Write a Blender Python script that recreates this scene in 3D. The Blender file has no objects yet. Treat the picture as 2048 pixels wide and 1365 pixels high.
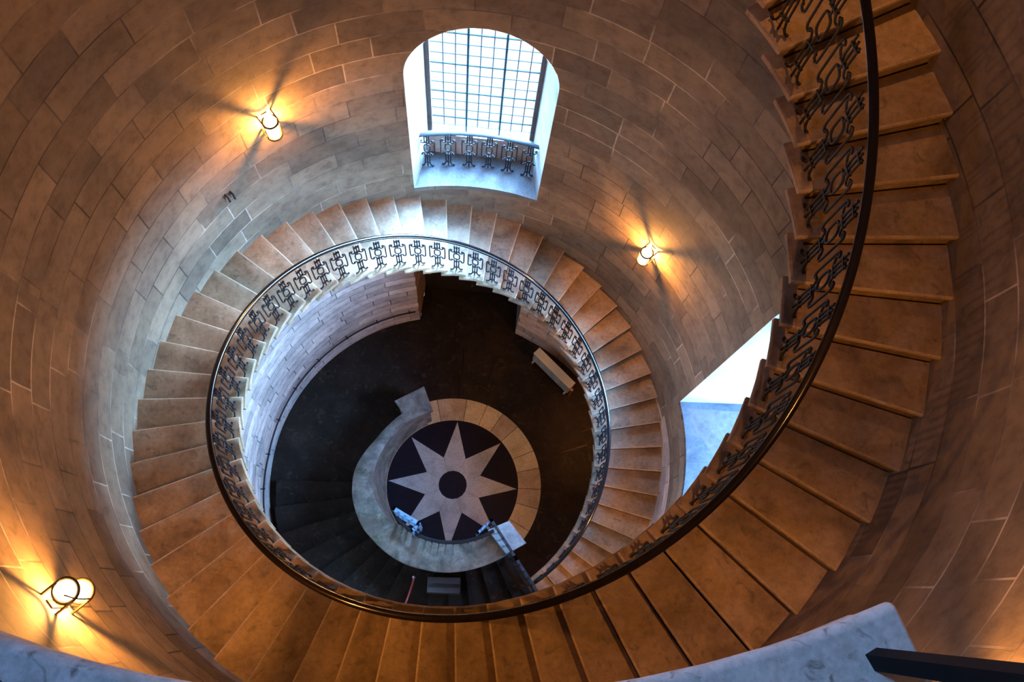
import bpy, bmesh, math, random
from mathutils import Vector, Matrix
random.seed(7)
PI = math.pi
S = bpy.context.scene
COL = S.collection
R = 3.6257            # radius of the tower wall
RI = 2.4422           # radius of the open well
DT = 0.11177128       # angle of one step
T0 = -0.91386         # angle of the first step
H = 0.165             # riser
ZF = -2.4503          # ground floor
ZC = 19.6             # ceiling
RR = 2.52             # railing radius
D = math.radians

# ------------------------------------------------------------------ materials
def mat(name):
    m = bpy.data.materials.new(name); m.use_nodes = True
    nt = m.node_tree; nt.nodes.clear()
    o = nt.nodes.new('ShaderNodeOutputMaterial'); b = nt.nodes.new('ShaderNodeBsdfPrincipled')
    nt.links.new(b.outputs[0], o.inputs[0])
    return m, nt, b
def N(nt, t, **kw):
    n = nt.nodes.new(t)
    for k, v in kw.items(): setattr(n, k, v)
    return n
def L(nt, a, b): nt.links.new(a, b)
def ramp(nt, fac, stops):
    r = N(nt, 'ShaderNodeValToRGB'); e = r.color_ramp.elements
    while len(e) > 1: e.remove(e[-1])
    e[0].position = stops[0][0]; e[0].color = (*stops[0][1], 1)
    for p, c in stops[1:]:
        x = e.new(p); x.color = (*c, 1)
    L(nt, fac, r.inputs[0]); return r.outputs[0]
def mix(nt, fac, a, b, mode='MIX'):
    m = N(nt, 'ShaderNodeMix', data_type='RGBA', blend_type=mode)
    for s, v in ((m.inputs[0], fac), (m.inputs[6], a), (m.inputs[7], b)):
        if hasattr(v, 'links'): L(nt, v, s)
        elif isinstance(v, tuple): s.default_value = (*v, 1)
        else: s.default_value = v
    return m.outputs[2]
def noise(nt, vec, scale, detail=5, rough=.6, dist=0.0):
    n = N(nt, 'ShaderNodeTexNoise'); n.inputs['Scale'].default_value = scale
    n.inputs['Detail'].default_value = detail; n.inputs['Roughness'].default_value = rough
    n.inputs['Distortion'].default_value = dist
    L(nt, vec, n.inputs['Vector']); return n.outputs['Fac']
def bump(nt, b, h, strength, dist=.02, prev=None):
    n = N(nt, 'ShaderNodeBump'); n.inputs['Strength'].default_value = strength; n.inputs['Distance'].default_value = dist
    L(nt, h, n.inputs['Height'])
    if prev: L(nt, prev, n.inputs['Normal'])
    L(nt, n.outputs[0], b.inputs['Normal']); return n.outputs[0]

def wall_material(name, k, warm, row=.365):
    m, nt, b = mat(name)
    g = N(nt, 'ShaderNodeNewGeometry'); sx = N(nt, 'ShaderNodeSeparateXYZ'); L(nt, g.outputs['Position'], sx.inputs[0])
    at = N(nt, 'ShaderNodeMath', operation='ARCTAN2'); L(nt, sx.outputs[1], at.inputs[0]); L(nt, sx.outputs[0], at.inputs[1])
    mu = N(nt, 'ShaderNodeMath', operation='MULTIPLY'); L(nt, at.outputs[0], mu.inputs[0]); mu.inputs[1].default_value = R
    cx = N(nt, 'ShaderNodeCombineXYZ'); L(nt, mu.outputs[0], cx.inputs[0]); L(nt, sx.outputs[2], cx.inputs[1])
    # slight waver of the joints
    w = N(nt, 'ShaderNodeTexNoise'); w.inputs['Scale'].default_value = 1.3; L(nt, g.outputs['Position'], w.inputs['Vector'])
    ws = N(nt, 'ShaderNodeVectorMath', operation='SCALE'); L(nt, w.outputs['Color'], ws.inputs[0]); ws.inputs[3].default_value = .035
    va = N(nt, 'ShaderNodeVectorMath', operation='ADD'); L(nt, cx.outputs[0], va.inputs[0]); L(nt, ws.outputs[0], va.inputs[1])
    br = N(nt, 'ShaderNodeTexBrick'); L(nt, va.outputs[0], br.inputs['Vector'])
    br.offset = .43; br.offset_frequency = 2; br.squash = .72; br.squash_frequency = 3
    br.inputs['Scale'].default_value = 1; br.inputs['Mortar Size'].default_value = .009; br.inputs['Mortar Smooth'].default_value = .15
    br.inputs['Brick Width'].default_value = 2*PI*R/24; br.inputs['Row Height'].default_value = row
    br.inputs['Color1'].default_value = (.30*k, .245*k*warm[0], .205*k*warm[1], 1); br.inputs['Color2'].default_value = (.155*k, .125*k*warm[0], .105*k*warm[1], 1); br.inputs['Bias'].default_value = -.1
    n1 = noise(nt, g.outputs['Position'], 1.1, 8, .62, .4); n2 = noise(nt, g.outputs['Position'], 7, 8, .7)
    c_m = ramp(nt, noise(nt, g.outputs['Position'], .55, 3), [(.36, (.05, .038, .03)), (.5, (.15, .12, .10)), (.6, (.46, .40, .34))])
    c = mix(nt, br.outputs['Fac'], br.outputs['Color'], c_m)
    c = mix(nt, 1.0, c, ramp(nt, n1, [(.25, (.50, .47, .46)), (.5, (.95, .92, .90)), (.75, (1.22, 1.16, 1.08))]), 'MULTIPLY')
    c = mix(nt, 1.0, c, ramp(nt, n2, [(.28, (.62, .58, .56)), (.5, (1, 1, 1)), (.72, (1.2, 1.2, 1.2))]), 'MULTIPLY')
    L(nt, c, b.inputs['Base Color']); b.inputs['Roughness'].default_value = .82
    inv = N(nt, 'ShaderNodeMath', operation='SUBTRACT'); inv.inputs[0].default_value = 1; L(nt, br.outputs['Fac'], inv.inputs[1])
    p = bump(nt, b, inv.outputs[0], .55, .012); bump(nt, b, n2, .35, .012, p)
    return m
def stone(name, lo, mid, hi, scale=2.5, rough=.7, spots=.35, bumpy=.25, per_object=True, spec=.4):
    m, nt, b = mat(name)
    g = N(nt, 'ShaderNodeNewGeometry'); pos = g.outputs['Position']
    n1 = noise(nt, pos, scale, 8, .6, .5); n2 = noise(nt, pos, scale*9, 6, .7)
    c = ramp(nt, n1, [(.3, lo), (.5, mid), (.7, hi)])
    c = mix(nt, 1.0, c, ramp(nt, n2, [(.3, (.72, .70, .68)), (.55, (1, 1, 1)), (.7, (1.12, 1.12, 1.1))]), 'MULTIPLY')
    if spots:
        n3 = noise(nt, pos, scale*3.7, 4, .55, 1.2)
        c = mix(nt, ramp(nt, n3, [(.58, (0, 0, 0)), (.70, (spots,)*3)]), c, (.10, .08, .06))
    if per_object:
        oi = N(nt, 'ShaderNodeObjectInfo')
        c = mix(nt, 1.0, c, ramp(nt, oi.outputs['Random'], [(0, (.86, .85, .84)), (1, (1.1, 1.08, 1.05))]), 'MULTIPLY')
    L(nt, c, b.inputs['Base Color']); b.inputs['Roughness'].default_value = rough; b.inputs['Specular IOR Level'].default_value = spec
    bump(nt, b, n2, bumpy, .01)
    return m
def plain(name, col, rough=.5, metal=0.0, vary=.25, scale=12, spec=.5):
    m, nt, b = mat(name)
    tc = N(nt, 'ShaderNodeNewGeometry')
    n = noise(nt, tc.outputs['Position'], scale, 4, .6)
    a = tuple(x*(1-vary) for x in col); z = tuple(min(1, x*(1+vary)) for x in col)
    L(nt, ramp(nt, n, [(.3, a), (.7, z)]), b.inputs['Base Color'])
    b.inputs['Roughness'].default_value = rough; b.inputs['Metallic'].default_value = metal
    b.inputs['Specular IOR Level'].default_value = spec
    return m
def emis(name, col, st):
    m, nt, b = mat(name)
    e = N(nt, 'ShaderNodeEmission'); e.inputs[0].default_value = (*col, 1); e.inputs[1].default_value = st
    t = N(nt, 'ShaderNodeBsdfTransparent'); mx = N(nt, 'ShaderNodeMixShader'); mx.inputs[0].default_value = .35
    L(nt, t.outputs[0], mx.inputs[1]); L(nt, e.outputs[0], mx.inputs[2])
    L(nt, mx.outputs[0], [n for n in nt.nodes if n.type == 'OUTPUT_MATERIAL'][0].inputs[0])
    return m
def glass_mat():
    m, nt, b = mat('clear_glass')
    t = N(nt, 'ShaderNodeBsdfTransparent'); t.inputs[0].default_value = (.95, .98, 1, 1)
    gl = N(nt, 'ShaderNodeBsdfGlossy'); gl.inputs['Roughness'].default_value = .05
    mx = N(nt, 'ShaderNodeMixShader'); mx.inputs[0].default_value = .05
    L(nt, t.outputs[0], mx.inputs[1]); L(nt, gl.outputs[0], mx.inputs[2])
    L(nt, mx.outputs[0], [n for n in nt.nodes if n.type == 'OUTPUT_MATERIAL'][0].inputs[0])
    return m
M = dict(
    wall=wall_material('brown_ashlar', .80, (.93, .76)), wall_low=wall_material('daylit_ashlar', 2.2, (1.02, 1.06), .26),  # lower wall is a paler, bluer copy: window light put into its colour
    step=stone('worn_step_stone', (.15, .098, .056), (.30, .203, .122), (.42, .30, .195), 2.2, .6, .6),
    edge=stone('worn_highlit_nosing', (.30, .21, .13), (.42, .31, .205), (.52, .40, .28), 5, .5, .3),
    dark_step=stone('shaded_step_stone', (.009, .006, .005), (.018, .012, .009), (.028, .019, .014), 2.2, .65, .3, spec=.12),  # unlit lower flight: its shade is put into the stone colour
    sill_dark=stone('shaded_sill_stone', (.035, .04, .05), (.06, .065, .08), (.09, .095, .11), 3.0, .6, .3),  # second window's sill: blue shade put into the stone colour
    jamb=stone('pale_jamb_stone', (.45, .42, .38), (.58, .55, .50), (.66, .63, .58), 1.6, .75, .12),
    sill=stone('sill_stone', (.11, .11, .107), (.17, .167, .16), (.24, .236, .225), 2.6, .6, .2),
    ledge=stone('pale_ledge_stone', (.40, .39, .42), (.70, .66, .68), (.82, .78, .79), 5, .6, .75, .10),
    parapet=stone('mossy_parapet_stone', (.06, .056, .045), (.16, .142, .12), (.30, .275, .24), 3.2, .7, .4),
    iron=plain('dark_wrought_iron', (.010, .009, .011), .6, .0, spec=.3),
    bar=plain('matt_black_bar', (.006, .005, .007), .8, spec=.2),
    rail=plain('polished_dark_handrail', (.008, .005, .005), .14, 0.0, spec=.35),
    frame=plain('dark_window_frame', (.10, .085, .08), .6),
    bars=plain('teal_grey_bars', (.012, .035, .042), .6),
    wood=plain('dark_door_wood', (.022, .014, .010), .5, 0, .4, 6),
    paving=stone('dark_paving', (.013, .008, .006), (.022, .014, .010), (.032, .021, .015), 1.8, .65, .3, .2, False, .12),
    marble=stone('pale_marble', (.34, .315, .27), (.46, .43, .38), (.54, .51, .46), 3, .45, .12, .1, False),
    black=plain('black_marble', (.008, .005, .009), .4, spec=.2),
    ring_a=stone('sandy_ring_stone', (.50, .37, .19), (.66, .50, .27), (.74, .57, .34), 3, .5, .15, .1, False),
    ring_b=stone('brown_ring_stone', (.38, .26, .14), (.50, .35, .20), (.58, .43, .26), 3, .5, .15, .1, False),
    ceil=plain('plaster', (.55, .52, .5), .9),
    lamp=emis('lit_lamp_glass', (1, .72, .36), 40),
    bronze=plain('dark_bronze', (.05, .032, .018), .4, .7),
    radiator=plain('pale_grey_enamel', (.55, .54, .46), .45, 0, .06),
    brass=plain('copper_brass', (.75, .32, .14), .3, .8),
    red=plain('dark_red_rope', (.25, .02, .015), .7),
    chrome=plain('bright_metal', (.7, .7, .7), .25, 1),
    glass=glass_mat(),
)

# ------------------------------------------------------------------ helpers
class MB:
    def __init__(s): s.v = []; s.f = []; s.mi = []
    def vert(s, p): s.v.append(tuple(p)); return len(s.v)-1
    def face(s, idx, m=0): s.f.append(tuple(idx)); s.mi.append(m)
    def poly(s, pts, m=0): s.face([s.vert(p) for p in pts], m)
    def loft(s, rings, closed=True, cap=True, m=0, seg=None):
        ids = [[s.vert(p) for p in r] for r in rings]; n = len(rings[0])
        for a, b in zip(ids, ids[1:]):
            for i in range(n if closed else n-1):
                j = (i+1) % n; s.face((a[i], a[j], b[j], b[i]), seg.get(i, m) if seg else m)
        if cap and closed:
            s.face(ids[0][::-1], m); s.face(ids[-1], m)
    def box(s, c, d, mtx=None, m=0):
        x, y, z = (q/2 for q in d); pts = []
        for k in (-z, z):
            for q in ((-x, -y), (x, -y), (x, y), (-x, y)):
                p = Vector((c[0]+q[0], c[1]+q[1], c[2]+k)); pts.append(mtx @ p if mtx else p)
        s.loft([pts[:4], pts[4:]], m=m)
    def tube(s, pts, r, n=8, closed=False, m=0, flat=None, up=None):
        P = [Vector(p) for p in pts]; rings = []; k = len(P)
        nrm = None
        for i in range(k):
            a = P[(i-1) % k] if closed or i else P[i]; b = P[(i+1) % k] if closed or i < k-1 else P[i]
            t = (b-a).normalized()
            if up: nrm = (Vector(up)-t*t.dot(Vector(up))).normalized()
            elif nrm is None:
                q = Vector((0, 1, 0)) if abs(t.y) < .9 else Vector((1, 0, 0)); nrm = (q-t*t.dot(q)).normalized()
            else: nrm = (nrm-t*t.dot(nrm)).normalized()
            bi = t.cross(nrm); rr = r[i] if isinstance(r, (list, tuple)) else r
            fa, fb = flat or (1, 1)
            rings.append([P[i]+(nrm*math.cos(2*PI*j/n+PI/n)*fa+bi*math.sin(2*PI*j/n+PI/n)*fb)*rr for j in range(n)])
        if closed: rings.append(rings[0])
        s.loft(rings, cap=not closed, m=m)
    def ball(s, c, r, n=8, m=0, sc=(1, 1, 1)):
        c = Vector(c); rings = []
        for i in range(1, n):
            a = PI*i/n
            rings.append([c+Vector((r*math.sin(a)*math.cos(2*PI*j/n)*sc[0], r*math.sin(a)*math.sin(2*PI*j/n)*sc[1], -r*math.cos(a)*sc[2])) for j in range(n)])
        s.loft(rings, m=m)
    def lathe(s, prof, n=20, c=(0, 0, 0), m=0):
        s.loft([[(c[0]+r*math.cos(2*PI*j/n), c[1]+r*math.sin(2*PI*j/n), c[2]+z) for j in range(n)] for r, z in prof], m=m)
    def build(s, name, mats, parent=None, smooth=False, merge=False):
        me = bpy.data.meshes.new(name); me.from_pydata(s.v, [], s.f)
        mats = mats if isinstance(mats, (list, tuple)) else [mats]
        for q in mats: me.materials.append(q)
        for p, q in zip(me.polygons, s.mi): p.material_index = q
        bm = bmesh.new(); bm.from_mesh(me)
        if merge: bmesh.ops.remove_doubles(bm, verts=bm.verts, dist=1e-5)
        bmesh.ops.recalc_face_normals(bm, faces=bm.faces)
        bm.to_mesh(me); bm.free()
        if smooth:
            me.shade_smooth()
            me.set_sharp_from_angle(angle=D(smooth if smooth > 1 else 35))
        o = bpy.data.objects.new(name, me); COL.objects.link(o)
        if parent: o.parent = parent
        return o
def thing(o, label, cat, group=None):
    o['label'] = label; o['category'] = cat
    if group: o['group'] = group
    return o
def empty(name, loc=(0, 0, 0), rz=0, parent=None):
    o = bpy.data.objects.new(name, None); COL.objects.link(o); o.location = loc; o.rotation_euler = (0, 0, rz)
    o.empty_display_size = .2
    if parent: o.parent = parent
    return o
def struct(o): o['kind'] = 'structure'; return o
def dup(o, parent=None, loc=None, rz=None):
    c = o.copy(); COL.objects.link(c)
    c.parent = parent
    if loc is not None: c.location = loc
    if rz is not None: c.rotation_euler = (0, 0, rz)
    for k in o.children: dup(k, c)
    return c
def pol(r, a, z): return Vector((r*math.cos(a), r*math.sin(a), z))

# ------------------------------------------------------------------ tower wall
WH = .925                                   # half width of a window opening
WINS = [(D(87.8), 4.27), (D(-2.2), 2.98), (D(177.8), 16.2)]  # third is an added, unseen west window to light the landing ledge
RISE, ARCH = 2.95, .86
DOOR = (D(87.9), 1.05, ZF, 1.0)
def sm(a, b, x):
    t = max(0, min(1, (x-a)/(b-a))); return t*t*(3-2*t)
def wall_r(a, z):
    return R+.22*max(0, math.cos(a-D(155)))*(1-sm(1.1, 2.5, z))
ops = []
for a, z in WINS:
    ops.append((a, WH, lambda t, z=z: z-.0, lambda t, z=z: z+(RISE if z < 9 else 1.4)+ARCH*math.sqrt(max(0, 1-(t/WH)**2))))
ops[1] = (ops[1][0], WH, lambda t: 2.98, lambda t: 7.28+.82*math.sqrt(max(0, 1-(t/WH)**2)))
ops.append((DOOR[0], DOOR[1], lambda t: DOOR[2], lambda t: DOOR[3]))
angs = {round(D(k*3), 6) for k in range(120)}
for a, hw, lo, hi in ops:
    for k in range(33):
        angs.add(round((a+math.asin(hw*math.sin(-PI/2+PI*k/32)/R)) % (2*PI), 6))
angs = sorted(angs); angs.append(angs[0]+2*PI)
w = MB()
def tang(a, a0): return R*math.sin(a-a0)
def adiff(a, b): return (a-b+PI) % (2*PI)-PI
for a, b in zip(angs, angs[1:]):
    if b-a < 1e-5: continue
    mid = (a+b)/2; cuts = []
    for a0, hw, lo, hi in ops:
        if abs(R*math.sin(adiff(mid, a0))) < hw and abs(adiff(mid, a0)) < 1:
            f = lambda x: max(-hw, min(hw, R*math.sin(adiff(x, a0))))
            cuts.append((lo(f(a)), lo(f(b)), hi(f(a)), hi(f(b))))
    cuts.sort(); za = zb = ZF-.02; segs = []
    for l0, l1, h0, h1 in cuts:
        if l0 > za+.03: segs.append((za, zb, l0, l1))
        za, zb = h0, h1
    segs.append((za, zb, ZC, ZC))
    for p0, p1, q0, q1 in segs:
        n = max(1, int((q0-p0)/.35))
        ca = [pol(wall_r(a, p0+(q0-p0)*i/n), a, p0+(q0-p0)*i/n) for i in range(n+1)]
        cb = [pol(wall_r(b, p1+(q1-p1)*i/n), b, p1+(q1-p1)*i/n) for i in range(n+1)]
        w.loft([ca, cb], closed=False, cap=False)
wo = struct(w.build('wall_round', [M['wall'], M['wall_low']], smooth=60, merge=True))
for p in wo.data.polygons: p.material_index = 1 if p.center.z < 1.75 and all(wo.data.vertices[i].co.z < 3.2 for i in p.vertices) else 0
c = MB(); c.poly([pol(R+.05, 2*PI*k/64, ZC) for k in range(64)]); struct(c.build('ceiling', M['ceil']))

# ------------------------------------------------------------------ windows
OUT0, OUT1, BW = 4.15, 4.25, .77            # sill depth, plane of the glass, half width at the glass
def panel_meshes():
    """wrought iron panel: three bars with collars and feet, oval, two side scrolls; sheared by slope k"""
    def sh(pts, k): return [(x, y, z+k*x*sm(.08, .3, z)) for x, y, z in pts]
    out = {}
    for key, k in (('stair', H/(RR*DT)), ('flat', 0.0)):
        b = MB(); r = .0098
        for x in (-.034, 0, .034):
            if x:
                s = 1 if x > 0 else -1
                b.tube(sh([(x, 0, .92), (x, 0, .74), (x*.75, 0, .70)], k), r, 6)
                b.tube(sh([(x*.75, 0, .36), (x, 0, .32), (x, 0, .10), (x+s*.012, 0, .045), (x+s*.034, 0, .018), (x+s*.05, 0, .026)], k), r, 6)
                b.ball((x+s*.05, 0, .026), .015, 6)
            else:
                b.tube(sh([(0, 0, .92), (0, 0, .64)], k), r, 6); b.tube(sh([(0, 0, .44), (0, 0, 0)], k), r, 6)
        for z in (.87, .71, .35, .12):
            b.box((0, 0, z), (.088, .024, .015))
        o = MB(); pts = []
        for i in range(20):
            a = 2*PI*i/20; cx, sx_ = math.cos(a), math.sin(a)
            pts.append((.043*math.copysign(abs(cx)**.6, cx), 0, .54+.10*math.copysign(abs(sx_)**.6, sx_)))
        o.tube(sh(pts, k), r, 6, closed=True)
        sides = []
        for s in (-1, 1):
            q = MB()
            p = [(s*.078, 0, .735), (s*.070, 0, .75), (s*.080, 0, .765), (s*.098, 0, .758), (s*.108, 0, .735), (s*.11, 0, .70), (s*.11, 0, .40), (s*.108, 0, .365), (s*.095, 0, .345), (s*.075, 0, .35), (s*.066, 0, .37), (s*.076, 0, .384)]
            q.tube(sh(p, k), r, 6)
            q.tube(sh([(s*.034, 0, .74), (s*.038, 0, .70), (s*.055, 0, .68), (s*.078, 0, .69), (s*.09, 0, .715), (s*.078, 0, .735)], k), r*.9, 6)
            q.tube(sh([(s*.03, 0, .34), (s*.034, 0, .375), (s*.05, 0, .40), (s*.066, 0, .39), (s*.07, 0, .37)], k), r*.9, 6)
            sides.append(q)
        out[key] = (b, o, sides)
    return out
PM = panel_meshes(); PROTO = {}
def panel(kind, parent, loc, rz):
    if kind not in PROTO:
        b, o, sides = PM[kind]
        r = b.build('baluster_panel', M['iron'], parent)
        o.build('oval_ring', M['iron'], r)
        for q in sides: q.build('side_scroll', M['iron'], r)
        r.location = loc; r.rotation_euler = (0, 0, rz); PROTO[kind] = r; return r
    return dup(PROTO[kind], parent, loc, rz)
def make_window(idx, a0, sill, spring, arch, OUT0=OUT0, OUT1=OUT1, BW=BW, rise=0.0, up=.5):
    o = Vector((math.cos(a0), math.sin(a0), 0)); t = Vector((-math.sin(a0), math.cos(a0), 0))
    P = lambda out, tan, z: o*out+t*tan+Vector((0, 0, z))
    cyl = lambda tan: math.sqrt(R*R-tan*tan)
    root = struct(empty(f'window_{idx}'))
    outl = [(WH, sill)]+[(WH, sill+(spring-sill)*k/6) for k in range(1, 7)]
    outl += [(WH*math.cos(PI*k/32), spring+arch*math.sin(PI*k/32)) for k in range(1, 32)]
    outl += [(-WH, spring-(spring-sill)*k/6) for k in range(0, 7)]
    k = BW/WH
    jm = MB()
    jm.loft([[P(cyl(x), x, z) for x, z in outl], [P((cyl(x)+OUT1)/2, x*(1+k)/2, z) for x, z in outl], [P(OUT1+.02, x*k, z) for x, z in outl]], closed=False, cap=False)
    jm.build('window_jamb', M['jamb_blocks'], root, smooth=30)
    sb = MB()                               # sill of three slabs following the wall's curve
    for u, v in (((-WH, -.31), (-.306, .31), (.314, WH)) if rise == 0 else ((-WH, -.02), (-.012, .42), (.428, .76), (.768, WH))):
        n = 6; top = []
        for i in range(n+1):
            x = u+(v-u)*i/n; top.append(P(cyl(x), x, sill))
        back = [P(OUT1+.05, v*(.92 if rise == 0 else 1.02), sill+rise), P(OUT1+.05, u*(.92 if rise == 0 else 1.02), sill+rise)]
        ring = top+back
        sb.loft([[p-Vector((0, 0, .12)) for p in ring], ring])
    bed = [P(cyl(x)+.004, x, sill-.006) for x in (-WH+.002, -.6, -.3, 0, .3, .6, WH-.002)]+[P(OUT1+.04, WH*.9, sill+rise-.006), P(OUT1+.04, -WH*.9, sill+rise-.006)]
    sb.loft([[p-Vector((0, 0, .1)) for p in bed], bed], m=1)
    sb.build('window_sill', [M['sill'] if rise == 0 else M['sill_dark'], M['frame']], root)
    ub = MB(); ub.loft([[P(OUT0, -BW-.03, sill), P(OUT0, BW+.03, sill), P(OUT0+.02, BW+.03, sill+up), P(OUT0+.02, -BW-.03, sill+up)],
                        [P(OUT1+.1, -BW-.03, sill), P(OUT1+.1, BW+.03, sill), P(OUT1+.1, BW+.03, sill+up), P(OUT1+.1, -BW-.03, sill+up)]])
    ub.build('window_upstand', M['jamb'], root)
    fr = MB()
    def archline(hw, z0, zs, rs, n=24):
        return [(hw, z0), (hw, zs)]+[(hw*math.cos(PI*i/n), zs+rs*math.sin(PI*i/n)) for i in range(1, n)]+[(-hw, zs), (-hw, z0)]
    z0 = sill+up+rise
    a1 = archline(BW+.03, z0, spring, arch*k+.03); a2 = archline(BW-.055, z0, spring, arch*k-.055)
    for y0 in (0,):
        fr.loft([[P(OUT1-.03, x, z) for x, z in a1], [P(OUT1-.03, x, z) for x, z in a2], [P(OUT1+.05, x, z) for x, z in a2], [P(OUT1+.05, x, z) for x, z in a1]], closed=False, cap=False)
    fr.build('window_frame', M['frame'], root)
    gb = MB(); top = lambda x: spring+(arch*k-.05)*math.sqrt(max(0, 1-(x/(BW-.05))**2))
    c0 = -.022
    for i in (-1, 1):
        x = c0+i*.242; gb.tube([P(OUT1, x, z0-.05), P(OUT1, x, top(x))], .017, 6)
    for i in (-7, -5, -1, 1, 5, 7):
        x = c0+i*.0807*1.0
        if abs(x) < BW-.06: gb.tube([P(OUT1, x, z0+.12), P(OUT1, x, top(x))], .0066, 5)
    z = z0+.17; j = 0
    while z < spring+arch*k-.1:
        hw = BW-.05 if z < spring else (BW-.05)*math.sqrt(max(0, 1-((z-spring)/(arch*k))**2))
        gb.tube([P(OUT1, -hw, z), P(OUT1, hw, z)], (.013 if j % 3 == 1 else .0072), 6); z += .2155; j += 1
    gb.build('glazing_bars', M['bars'], root)
    g = MB(); ol = archline(BW-.04, z0, spring, arch*k-.04); g.poly([P(OUT1+.02, x, z) for x, z in ol]); g.build('window_pane', M['glass'], root)
    # wall reveal continues outside as a dark frame, daylight comes through the pane
    po = bpy.data.lights.new('daylight_portal', 'AREA'); po.shape = 'RECTANGLE'; po.size = 2*BW; po.size_y = spring+arch*k-z0
    po.cycles.is_portal = True
    lo = bpy.data.objects.new('daylight_portal', po); COL.objects.link(lo)
    lo.location = P(OUT1+.035, 0, (z0+spring+arch*k)/2)
    lo.rotation_euler = (-o).to_track_quat('-Z', 'Y').to_euler()
    return root, P
# jambs show pale courses
def jamb_mat():
    m, nt, b = mat('pale_jamb_courses')
    g = N(nt, 'ShaderNodeNewGeometry'); sx = N(nt, 'ShaderNodeSeparateXYZ'); L(nt, g.outputs['Position'], sx.inputs[0])
    le = N(nt, 'ShaderNodeVectorMath', operation='LENGTH')
    fl = N(nt, 'ShaderNodeCombineXYZ'); L(nt, sx.outputs[0], fl.inputs[0]); L(nt, sx.outputs[1], fl.inputs[1]); L(nt, fl.outputs[0], le.inputs[0])
    cx = N(nt, 'ShaderNodeCombineXYZ'); L(nt, le.outputs['Value'], cx.inputs[0]); L(nt, sx.outputs[2], cx.inputs[1])
    br = N(nt, 'ShaderNodeTexBrick'); L(nt, cx.outputs[0], br.inputs['Vector']); br.inputs['Scale'].default_value = 1
    br.inputs['Mortar Size'].default_value = .005; br.inputs['Brick Width'].default_value = .6; br.inputs['Row Height'].default_value = .42
    br.inputs['Color1'].default_value = (.30, .29, .27, 1); br.inputs['Color2'].default_value = (.25, .24, .225, 1); br.inputs['Mortar'].default_value = (.28, .26, .24, 1)
    n1 = noise(nt, g.outputs['Position'], 3, 6)
    c = mix(nt, 1.0, br.outputs['Color'], ramp(nt, n1, [(.3, (.8, .8, .8)), (.6, (1.08, 1.06, 1.03))]), 'MULTIPLY')
    L(nt, c, b.inputs['Base Color']); b.inputs['Roughness'].default_value = .75
    return m
M['jamb_blocks'] = jamb_mat()
for i, (a, z) in enumerate(WINS):
    spring, arch = (7.28, .82) if i == 1 else (z+(RISE if z < 9 else 1.4), ARCH)
    root, P = make_window(i+1, a, z, spring, arch, **(dict(OUT0=5.15, OUT1=5.25, BW=.9, rise=.55, up=.1) if i == 1 else {}))
    if i > 0: continue
    rl = thing(empty('window_railing'), 'iron railing with six scrolled panels on the blue-lit sill of the arched window', 'railing')
    h = MB(); pts = []
    for k in range(13):
        x = -.9+1.8*k/12; pts.append(P(math.sqrt(4.0**2-x*x*1.0)-.03, x*.97, z+.94))
    h.tube(pts, .032, 8, up=(0, 0, 1), flat=(.6, 1)); h.build('handrail', M['iron'], rl, smooth=40)
    for x in (.76, .455, .145, -.145, -.44, -.74):
        panel('flat', rl, P(math.sqrt(4.0**2-x*x)-.03, x, z), a+PI/2)

# ------------------------------------------------------------------ door under the stair
dr = struct(empty('door_1'))
a0 = DOOR[0]; o_ = Vector((math.cos(a0), math.sin(a0), 0)); t_ = Vector((-math.sin(a0), math.cos(a0), 0))
P = lambda out, tan, z: o_*out+t_*tan+Vector((0, 0, z))
cyl = lambda tan: math.sqrt((R+.06)**2-tan*tan)
rv = MB(); ol = [(1.05, ZF), (1.05, 1.0), (-1.05, 1.0), (-1.05, ZF)]
def front(x, z):
    a = a0+math.asin(x/R); return pol(wall_r(a, z), a, z)
rv.loft([[front(x, z) for x, z in ol], [P(4.5, x, z) for x, z in ol]], closed=False, cap=False)
rv.build('door_reveal', M['wall'], dr)
th_ = MB(); th_.poly([P(3.45, 1.06, ZF+.004), P(4.5, 1.06, ZF+.004), P(4.5, -1.06, ZF+.004), P(3.45, -1.06, ZF+.004)]); th_.build('door_threshold', M['paving'], dr)
bk = MB(); bk.box((0, 0, 0), (.04, 2.3, 3.7), Matrix.Translation(P(4.54, 0, ZF+1.75)) @ Matrix.Rotation(a0, 4, 'Z')); bk.build('door_light_seal', M['wood'], dr)  # added panel, keeps daylight from leaking in around the leaves
for s in (-1, 1):
    d = MB(); d.box((0, 0, 1.7), (1.03, .06, 3.44))
    for zc, hh in ((.8, 1.2), (2.3, 1.5)):
        d.box((0, -.035, zc), (.72, .02, hh)); d.box((0, -.05, zc), (.6, .02, hh-.14))
    lf = d.build('door_leaf', M['wood'], dr)
    q = P(4.42, s*.522, ZF); lf.location = q; lf.rotation_euler = (0, 0, a0-PI/2)
    hb = MB(); hb.ball((-s*.0, 0, 0), .035, 8); hb.tube([(0, .0, 0), (0, .05, 0)], .012, 6)
    hd = hb.build('door_handle', M['chrome'], lf, smooth=40); hd.location = (s*-.40 if s > 0 else .40, -.09, 1.05)

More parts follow.
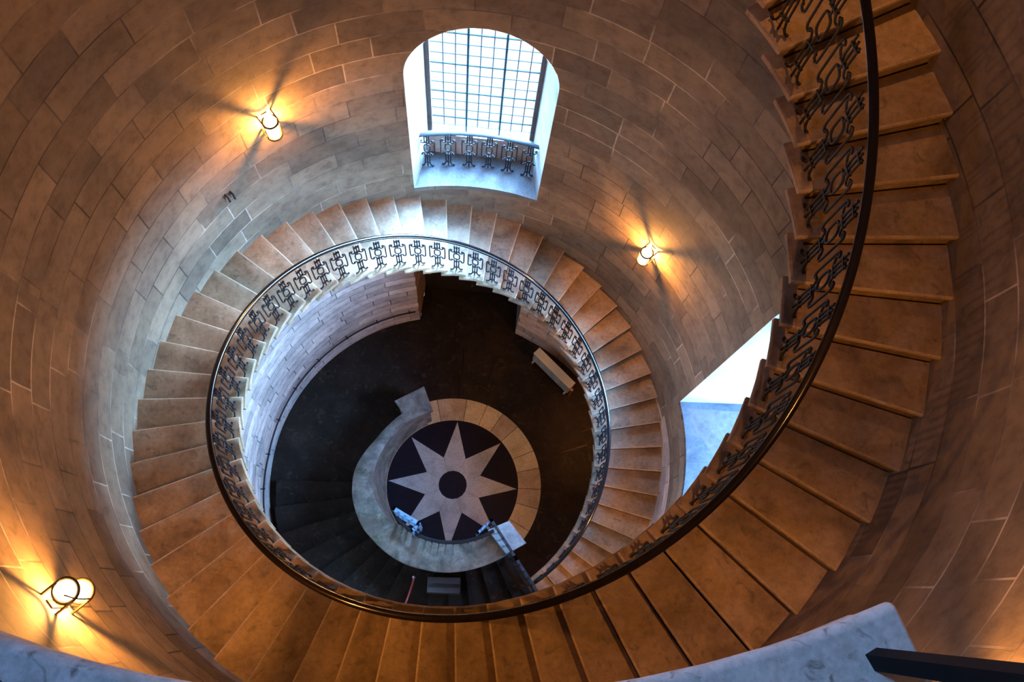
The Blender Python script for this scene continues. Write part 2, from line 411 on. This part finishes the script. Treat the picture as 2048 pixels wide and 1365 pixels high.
# ------------------------------------------------------------------ the stair
def step_mesh(r_in, r_lip, r_out, dt, h, soffit=True, depth=.3):
    s = MB()
    def prof(r, full):
        bk = .012 if full else .11; zb = 0 if full else -.002
        pts = [(dt, bk, zb), (dt, .010, zb), (dt*.66, .0, 0), (dt*.33, 0, 0), (0, .016, 0), (0, .006, -.004), (0, .001, -.012), (0, 0, -.030), (0, .003, -.050), (0, .010, -.060), (0, .030, -.064)]
        if full:
            if soffit: pts += [(0, .030, -.25), (dt*.33, .030, -.25+h*.33), (dt*.66, .030, -.25+h*.66), (dt, .030, -.25+h)]
            else: pts += [(0, .030, -depth), (dt*.5, .030, -depth), (dt, .030, -depth)]
        else: pts += [(dt*.33, .030, -.064), (dt*.66, .030, -.064), (dt, bk, -.064)]
        return [pol(r, a+d/r, z) for a, d, z in pts]
    n = 5
    edge = {4: 1, 5: 1, 6: 1}            # worn nosing, with an edge highlight put into its colour
    s.loft([prof(r_lip+(r_out-r_lip)*i/n, True) for i in range(n+1)], seg=edge)
    lip = [prof(r_in+.010, False), prof(r_lip+.004, False)]
    top0 = []
    for p in prof(r_in, False):
        zz = max(-.056, min(-.010, p.z)); top0.append(Vector((p.x, p.y, zz)))
    s.loft([top0]+lip, seg=edge)
    return s
st = thing(empty('stone_staircase'), 'long spiral flight of worn cantilevered stone steps, lamplit orange, winding up the round wall', 'staircase')
first = step_mesh(RI, RI+.105, R-.001, DT, H).build('stone_step', [M['step'], M['edge']], st, smooth=40)
first.location = (0, 0, 0); first.rotation_euler = (0, 0, T0)
NS = 88
for n in range(1, NS):
    dup(first, st, (0, 0, H*n), T0+DT*n)
# landing at the top, close to the camera
ZL, RL = 14.52, 2.584
A0, A1 = T0+DT*NS, D(294.0+360)
ld = MB(); rings = []
for i in range(49):
    a = A0+(A1-A0)*i/48
    rings.append([pol(r, a, z) for r, z in ((R+.004, ZL), (RL+.020, ZL), (RL+.007, ZL-.004), (RL+.001, ZL-.014), (RL, ZL-.03), (RL+.004, ZL-.048), (RL+.02, ZL-.056), (RL+.03, ZL-.24), (R+.004, ZL-.28))])
ld.loft(rings)
lo = thing(ld.build('stone_landing', M['ledge'], None, smooth=50), 'pale blue-lit stone landing ledge curving across the bottom edge, closest to the viewer', 'landing')
bv = lo.modifiers.new('soft_edges', 'BEVEL'); bv.width = .008; bv.segments = 3; bv.limit_method = 'ANGLE'; bv.angle_limit = D(50)

# iron balustrade of the stair
def rail_tube(pts, closed=False):
    h = MB(); P_ = [Vector(p) for p in pts]; rings = []
    sec = [(.032, .000), (.030, .012), (.020, .021), (.0, .025), (-.020, .021), (-.030, .012), (-.032, 0), (-.024, -.012), (-.014, -.016), (-.014, -.026), (.014, -.026), (.014, -.016), (.024, -.012)]
    for i, p in enumerate(P_):
        t = (P_[min(i+1, len(P_)-1)]-P_[max(i-1, 0)]).normalized()
        side = t.cross(Vector((0, 0, 1))).normalized(); up = side.cross(t).normalized()
        rings.append([p+side*x+up*z for x, z in sec])
    h.loft(rings); return h
bl = thing(empty('iron_balustrade'), 'black wrought iron balustrade with scrolled panels and dark handrail along the lit spiral steps', 'balustrade')
rail_tube([pol(RR, T0+DT*(n/3.0), H*n/3.0+.955) for n in range(-1, NS*3+1)]).build('handrail', M['rail'], bl, smooth=50)
for n in range(NS):
    a = T0+DT*(n+.55)
    panel('stair', bl, pol(RR, a, H*n), a+PI/2)
bt = thing(empty('iron_balustrade'), 'black square iron bars rising from the pale landing ledge at lower right', 'balustrade')
RLB = 2.655
rail_tube([pol(RLB, A0+(A1-D(7)-A0)*i/60, ZL+.955) for i in range(61)]+[pol(RLB, A1-D(6.5), ZL+.955)]).build('handrail', M['rail'], bt, smooth=50)
for k in range(20):
    a = A0+D(4)+D(6.4)*k
    panel('flat', bt, pol(RLB, a, ZL), a+PI/2)
pb = MB()
for aa, rr_, hh in ((D(-67.9), 2.668, .94), (D(-70.2), 2.70, .94)):
    mt = Matrix.Translation(pol(rr_, aa, ZL)) @ Matrix.Rotation(aa+D(8), 4, 'Z')
    pb.box((0, 0, hh/2), (.034, .028, hh), mt)
pb.build('square_bar', M['bar'], bt)

# ------------------------------------------------------------------ lower flight, parapet, floor
def lerp_tab(tab, x):
    for (x0, y0), (x1, y1) in zip(tab, tab[1:]):
        if x <= x1: return y0+(y1-y0)*max(0, (x-x0))/(x1-x0)
    return tab[-1][1]
lf = thing(empty('stone_staircase'), 'short dark unlit flight of broad steps between the mossy parapet and the round wall', 'staircase')
HL = -ZF/15
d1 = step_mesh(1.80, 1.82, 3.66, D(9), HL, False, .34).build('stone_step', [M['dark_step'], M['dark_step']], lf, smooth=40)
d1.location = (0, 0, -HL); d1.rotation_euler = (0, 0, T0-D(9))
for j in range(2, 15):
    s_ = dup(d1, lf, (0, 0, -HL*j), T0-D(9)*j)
ROUT = [(110, 1.70), (133.3, 1.67), (144.7, 1.69), (157, 1.74), (166, 1.83), (174, 1.916), (182, 1.957), (194, 1.98), (208, 1.975), (216, 1.97), (223.5, 1.94), (244, 1.922), (257, 1.897), (270, 1.89), (288, 1.876), (308, 1.88)]
RIN = [(110, 1.45), (143.5, 1.45), (154.7, 1.492), (165.6, 1.524), (175.7, 1.553), (185.6, 1.559), (197, 1.559), (205.5, 1.534), (215, 1.493), (229, 1.387), (249, 1.332), (272, 1.36), (283, 1.362), (308, 1.402)]
def ptop(d): return -1.3 if d < 172.6 else -1.3+(d-172.6)*2.05/135
def moss(m):
    nt = m.node_tree; b = [n for n in nt.nodes if n.type == 'BSDF_PRINCIPLED'][0]
    src = b.inputs['Base Color'].links[0].from_socket
    g = N(nt, 'ShaderNodeNewGeometry')
    f = ramp(nt, noise(nt, g.outputs['Position'], 2.1, 6, .7, .8), [(.54, (0, 0, 0)), (.66, (.9,)*3)])
    sx = N(nt, 'ShaderNodeSeparateXYZ'); L(nt, g.outputs['Normal'], sx.inputs[0])
    sp = N(nt, 'ShaderNodeSeparateXYZ'); mp = N(nt, 'ShaderNodeVectorMath', operation='ADD'); L(nt, g.outputs['Position'], mp.inputs[0]); mp.inputs[1].default_value = (1.15, 0, 0); L(nt, mp.outputs[0], sp.inputs[0])
    lf_ = ramp(nt, sp.outputs[0], [(0, (1, 1, 1)), (.02, (.0,)*3)])   # moss grows on the damp side of the well
    f = mix(nt, 1.0, f, lf_, 'MULTIPLY')
    L(nt, mix(nt, f, src, (.045, .075, .03)), b.inputs['Base Color'])
moss(M['parapet'])
pr = thing(empty('stone_parapet'), 'curved stone parapet with mossy worn top around the star floor', 'parapet')
pm = MB(); rings = []
for i in range(101):
    d = 116+(307.6-116)*i/100; a = D(d); z = ptop(d); ri, ro = lerp_tab(RIN, d), lerp_tab(ROUT, d)
    zb = ZF
    rings.append([pol(1.40, a, zb), pol(1.40, a, zb+.16), pol(1.425, a, zb+.2), pol(ri+.012, a, z-.12), pol(ri, a, z-.06), pol(ri+.005, a, z-.02), pol(ri+.03, a, z), pol((ri+ro)/2, a, z+.008), pol(ro-.03, a, z), pol(ro-.005, a, z-.02), pol(ro, a, z-.06), pol(ro-.03, a, z-.1), pol(ro-.06, a, zb)])
pm.loft(rings); pm.build('parapet_wall', M['parapet'], pr, smooth=40)
def cap(pts, zb, zt, name, mt):
    c = MB(); ctr = sum((Vector((*p, 0)) for p in pts), Vector())/4
    def ring(k, z): return [Vector((ctr.x+(x-ctr.x)*k, ctr.y+(y-ctr.y)*k, z)) for x, y in pts]
    c.loft([ring(.86, zb), ring(.86, zt-.14), ring(.97, zt-.10), ring(1, zt-.08), ring(1, zt-.015), ring(.975, zt)])
    return c.build(name, mt, pr)
cap([(-1.278, 1.496), (-.702, 1.835), (-.482, 1.324), (-.984, 1.108)], ZF, -1.29, 'pedestal', M['parapet'])['label'] = 'mossy square pedestal at the foot of the parapet'
cap([(1.047, -.985), (1.367, -1.353), (1.029, -1.562), (.680, -1.157)], ZF, .80, 'pedestal', M['sill'])['label'] = 'pale blue-lit square pedestal beside the gate'
# floor with the inlaid star
fl = MB()
def ann(r0, r1, a, b, z, m, n=6):
    fl.poly([pol(r0, a+(b-a)*i/n, z) for i in range(n+1)]+[pol(r1, b-(b-a)*i/n, z) for i in range(n+1)], m)
def disc(r, z, m): fl.poly([pol(r, 2*PI*i/64, z) for i in range(64)], m)
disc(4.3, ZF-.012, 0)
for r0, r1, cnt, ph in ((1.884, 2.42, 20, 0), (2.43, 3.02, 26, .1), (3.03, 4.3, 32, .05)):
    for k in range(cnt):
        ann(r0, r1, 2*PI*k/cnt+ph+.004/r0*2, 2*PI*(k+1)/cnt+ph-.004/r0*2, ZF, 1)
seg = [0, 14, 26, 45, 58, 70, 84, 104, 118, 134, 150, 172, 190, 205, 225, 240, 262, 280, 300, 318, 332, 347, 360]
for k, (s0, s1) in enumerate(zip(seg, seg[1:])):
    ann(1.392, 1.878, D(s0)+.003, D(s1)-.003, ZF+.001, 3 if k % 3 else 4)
disc(1.388, ZF+.001, 2)
for k in range(8):
    a = D(45*k-.8)
    for s in (-1, 1):                      # each kite is two marble halves
        q = [pol(.30, a, 0), pol(1.36, a, 0), pol(.615, a+s*D(22.3), 0), pol(.30, a+s*D(22.3), 0)]
        fl.poly([p+Vector((0, 0, ZF+.004)) for p in q], 5)
disc(.296, ZF+.006, 2)
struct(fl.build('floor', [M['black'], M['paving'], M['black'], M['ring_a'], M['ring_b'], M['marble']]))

# ironwork on the parapet and the gate across the stair
pg = thing(empty('parapet_railing'), 'blue-lit iron railing along the inner edge of the mossy parapet above the star', 'railing')
pts = []
for i in range(31):
    d = 224+(303-224)*i/30
    pts.append(pol(lerp_tab([(224, 1.34), (240, 1.37), (262, 1.385), (308, 1.43)], d), D(d), ptop(d)+.42))
rail_tube(pts).build('top_rail', M['iron_pale'] if 'iron_pale' in M else M['iron'], pg, smooth=50)
bb = MB()
for i in range(1, 31, 2):
    p = pts[i]; d = math.degrees(math.atan2(p.y, p.x)) % 360
    bb.tube([p, (p.x*1.012, p.y*1.012, ptop(d)-.02)], .010, 6)
bb.build('railing_bars', M['iron'], pg)
def leaf(p0, p1, zb, zt, th=.05):
    """framed iron leaf between two plan points"""
    g = MB(); p0 = Vector((*p0, 0)); p1 = Vector((*p1, 0)); u = (p1-p0); ln = u.length; u.normalize()
    ang = math.atan2(u.y, u.x); mt = Matrix.Translation(p0) @ Matrix.Rotation(ang, 4, 'Z')
    g.box((ln/2, 0, zt-.02), (ln, th, .04), mt); g.box((ln/2, 0, zb+.02), (ln, th*.7, .03), mt)
    g.box((ln/2, 0, zb+(zt-zb)*.72), (ln, th*.6, .025), mt)
    for x in (.02, ln-.02): g.box((x, 0, (zb+zt)/2), (.04, th, zt-zb), mt)
    k = max(2, int(ln/.11))
    for i in range(1, k):
        x = ln*i/k; g.box((x, 0, (zb+zt)/2), (.016, .016, zt-zb-.04), mt)
        g.ball(mt @ Vector((x, 0, zt+.015)), .018, 6)
    return g
M['iron_blue'] = plain('daylit_blue_iron', (.09, .14, .20), .55, .0, spec=.3)  # blue daylight on these leaves is put into the iron colour
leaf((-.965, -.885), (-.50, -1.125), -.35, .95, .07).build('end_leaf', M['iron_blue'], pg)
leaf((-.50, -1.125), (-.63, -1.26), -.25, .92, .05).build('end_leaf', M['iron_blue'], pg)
gt = thing(empty('iron_gate'), 'dark iron gate with spiked top rail closing the stair beside the white pedestal', 'gate')
gu = Vector((math.cos(D(-54.1)), math.sin(D(-54.1)), 0))
leaf(tuple((gu*1.24)[:2]), tuple((gu*2.0)[:2]), -.0, 1.05, .05).build('gate_leaf', M['iron'], gt)
leaf(tuple((gu*2.01)[:2]), tuple((gu*2.78)[:2]), .02, 1.05, .05).build('gate_leaf', M['iron'], gt)
leaf(tuple((gu*2.79)[:2]), tuple((gu*3.6)[:2]), .02, 1.05, .05).build('gate_leaf', M['iron'], gt)
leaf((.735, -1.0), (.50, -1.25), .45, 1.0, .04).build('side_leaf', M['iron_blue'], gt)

# ------------------------------------------------------------------ wall lamps
LAMPS = [(D(-46), 2.75, 'lit caged wall lamp low on the wall beside the iron gate'),
         (D(42.8), 5.02, 'lit caged wall lamp on the orange wall right of the arched window'),
         (D(129.35), 7.28, 'lit caged wall lamp on the wall left of the arched window'),
         (D(224.3), 9.72, 'large lit caged wall lamp at lower left just above the blue ledge'),
         (D(308.2), 12.72, 'lit wall lamp behind the glow at the lower right corner'),
         (D(42.8), 14.3, 'lit wall lamp above the topmost visible steps at the right'),
         (D(22), .35, 'lit wall lamp under the right-hand steps near the radiator')]
def lamp_obj(a, z, label):
    r = thing(empty('wall_lamp', pol(R, a, z), a+PI), label, 'lamp', 'caged wall lamps along the stair')
    O = .137
    g = MB(); g.lathe([(.012, -.20), (.045, -.188), (.066, -.155), (.074, -.10), (.074, .05), (.066, .11), (.055, .17), (.03, .205), (.008, .21)], 16, (O, 0, 0))
    g.build('lamp_glass', M['lamp'], r, smooth=60)
    c = MB(); c.tube([(O+.082*math.cos(2*PI*i/20), .082*math.sin(2*PI*i/20), -.168) for i in range(20)], .016, 8, closed=True); c.build('bottom_ring', M['bronze'], r, smooth=50)
    c = MB(); c.tube([(O+.086*math.cos(2*PI*i/20), .086*math.sin(2*PI*i/20), .10) for i in range(20)], .013, 8, closed=True); c.build('guard_ring', M['bronze'], r, smooth=50)
    p = MB(); p.box((.006, 0, -.03), (.012, .07, .26)); p.build('back_plate', M['bronze'], r)
    for s in (-1, 1):
        for zz in (.10, -.158):
            q = MB(); q.box((O*.5, s*.088, zz), (O, .012, .03)); q.build('bracket_arm', M['bronze'], r)
    for s in (-1, 1):
        q = MB(); q.tube([(O+.02, s*.086, -.16), (O+.02, s*.09, .0), (O+.02, s*.088, .1), (O+.01, s*.05, .21)], .006, 6); q.build('guard_bar', M['bronze'], r)
    ld = bpy.data.lights.new('lamp_bulb', 'POINT'); ld.energy = LAMP_W; ld.color = LAMP_C; ld.shadow_soft_size = .025
    b = bpy.data.objects.new('lamp_bulb', ld); COL.objects.link(b); b.parent = r; b.location = (O, 0, -.05)
    return r
LAMP_W, LAMP_C = 255, (1, .39, .07)
for l in LAMPS: lamp_obj(*l)

# ------------------------------------------------------------------ small things
ra = thing(empty('radiator', (0, 0, 0)), 'pale grey flat-topped radiator standing by the dark wall right of the door', 'radiator')
p0, p1 = Vector((1.63, 2.905, 0)), Vector((2.43, 2.16, 0)); u = (p1-p0); ln = u.length; ang = math.atan2(u.y, u.x)
mt = Matrix.Translation(p0) @ Matrix.Rotation(ang, 4, 'Z')
q = MB(); q.box((ln/2, 0, ZF+.585), (ln, .19, .03), mt); q.build('top_cover', M['radiator'], ra)
q = MB(); q.box((ln/2, 0, ZF+.33), (ln-.02, .15, .47), mt)
for i in range(18): q.box((.05+(ln-.1)*i/17, -.08, ZF+.33), (.03, .02, .42), mt)
q.build('radiator_body', M['radiator'], ra)
for x in (.06, ln-.06):
    q = MB(); q.box((x, -.07, ZF+.06), (.03, .12, .12), mt); q.build('foot', M['radiator'], ra)
q = MB(); q.lathe([(.02, -.03), (.032, -.02), (.032, .03), (.02, .04)], 12, tuple(mt @ Vector((ln+.05, -.06, ZF+.55)))); q.tube([mt @ Vector((ln+.05, -.06, ZF+.52)), mt @ Vector((ln+.05, -.06, ZF))], .012, 6); q.build('valve', M['brass'], ra)
wh = thing(empty('wall_handrail'), 'thin dark handrail on small brackets along the blue-lit lower wall', 'handrail')
def whp(d, z=0): return pol(wall_r(D(d), -1)-.07, D(d), ZF+.78+z+max(0, (d-176)*.018))
q = MB(); q.tube([whp(106+i*1.5) for i in range(61)], .018, 8); q.build('rail', M['iron'], wh, smooth=50)
for d in (108, 119, 130, 141.5, 153, 164, 175, 186, 196):
    p = whp(d); q = MB(); q.tube([p, pol(wall_r(D(d), -1)+.01, D(d), p.z-.05)], .012, 6); q.ball(p, .033, 6); q.build('bracket', M['iron'], wh)
bx = thing(empty('wooden_box'), 'dark wooden box with a paler lid bar behind the bottom of the parapet', 'box')
zb = -HL*4
q = MB(); q.box((-.03, -2.10, zb+.24), (.58, .27, .48)); q.box((-.03, -2.10, zb+.02), (.62, .31, .04)); q.build('body', M['wood'], bx)
q = MB(); q.box((-.02, -2.10, zb+.49), (.56, .06, .03)); q.build('lid_bar', M['dark_step'], bx)
rp = thing(empty('barrier_rope'), 'dark red barrier rope with a pale end fitting on the unlit steps', 'rope')
za = -HL*5
q = MB(); q.tube([(-.575, -1.99, za+.62), (-.60, -2.10, za+.50), (-.64, -2.25, za+.44), (-.69, -2.42, za+.47), (-.74, -2.58, za+.60)], .017, 8); q.build('rope', M['red'], rp, smooth=50)
q = MB(); q.lathe([(.008, -.03), (.026, -.025), (.026, .02), (.01, .035)], 10, (-.575, -1.985, za+.64)); q.build('end_fitting', M['chrome'], rp)
q = MB(); q.tube([(-.575, -1.985, za+.62), (-.575, -1.985, za-.0)], .012, 6); q.tube([(-.74, -2.58, za+.60), (-.74, -2.58, za)], .012, 6); q.build('post', M['iron'], rp)
for k, d in enumerate((142.6, 141.4)):
    a = D(d); q = MB(); zz = 6.45-.03*k
    q.tube([pol(R+.01, a, zz), pol(R-.05, a, zz), pol(R-.055, a, zz-.02), pol(R-.05, a, zz-.13)], .013, 6)
    q.tube([pol(R-.03, a, zz), pol(R-.03, a+.012, zz+.005)], .012, 6)
    thing(q.build('iron_hook', M['iron']), ('left one of two small dark iron hooks on the wall below the upper left lamp' if k == 0 else 'right one of two small dark iron hooks on the wall below the upper left lamp'), 'hook', 'iron wall hooks')

# ------------------------------------------------------------------ daylight and camera
SKY = 85.0
wd = bpy.data.worlds.new('sky'); S.world = wd; wd.use_nodes = True
wt = wd.node_tree; bg = wt.nodes['Background']
tc = N(wt, 'ShaderNodeTexCoord'); sz = N(wt, 'ShaderNodeSeparateXYZ'); L(wt, tc.outputs['Generated'], sz.inputs[0])
cr = ramp(wt, sz.outputs[2], [(0.0, (1.0/SKY, 1.02/SKY, 1.05/SKY)), (.02, (.34, .64, 1.0)), (.5, (.22, .52, 1.0)), (.72, (.19, .45, .95)), (1, (.12, .33, .78))])
L(wt, cr, bg.inputs[0]); 
mx_ = N(wt, 'ShaderNodeMath', operation='MAXIMUM'); L(wt, sz.outputs[0], mx_.inputs[0]); mx_.inputs[1].default_value = 0
ma = N(wt, 'ShaderNodeMath', operation='MULTIPLY_ADD'); L(wt, mx_.outputs[0], ma.inputs[0]); ma.inputs[1].default_value = SKY*3.6; ma.inputs[2].default_value = SKY*.36
my_ = N(wt, 'ShaderNodeMath', operation='MAXIMUM'); L(wt, sz.outputs[1], my_.inputs[0]); my_.inputs[1].default_value = 0
mb_ = N(wt, 'ShaderNodeMath', operation='MULTIPLY_ADD'); L(wt, my_.outputs[0], mb_.inputs[0]); mb_.inputs[1].default_value = SKY*1.6; L(wt, ma.outputs[0], mb_.inputs[2])
L(wt, mb_.outputs[0], bg.inputs[1])
su = bpy.data.lights.new('hazy_sun', 'SUN'); su.energy = 62.0; su.color = (.30, .62, 1.0); su.angle = D(28)
so = bpy.data.objects.new('hazy_sun', su); COL.objects.link(so)
az, el = D(67), D(47)
so.rotation_euler = Vector((-math.cos(az)*math.cos(el), -math.sin(az)*math.cos(el), -math.sin(el))).to_track_quat('-Z', 'Y').to_euler()
cam = bpy.data.cameras.new('camera'); cam.sensor_width = 36; cam.lens = 1752.4827/2048*36; cam.clip_start = .02
co = bpy.data.objects.new('camera', cam); COL.objects.link(co); S.camera = co
rot = Matrix(((0.9971, -0.0596, -0.0481), (0.0432, 0.9563, -0.2893), (0.0632, 0.2863, 0.9560)))
co.matrix_world = Matrix.Translation((.1787, -2.4031, 16.2843)) @ rot.to_4x4()
vs = S.view_settings; vs.view_transform = 'Standard'; vs.look = 'None'; vs.gamma = 1; vs.use_curve_mapping = False; vs.exposure = -0.12
S.cycles.max_bounces = 8; S.cycles.diffuse_bounces = 5; S.cycles.sample_clamp_indirect = 6; S.cycles.use_denoising = True
S.cycles.caustics_reflective = False; S.cycles.caustics_refractive = False
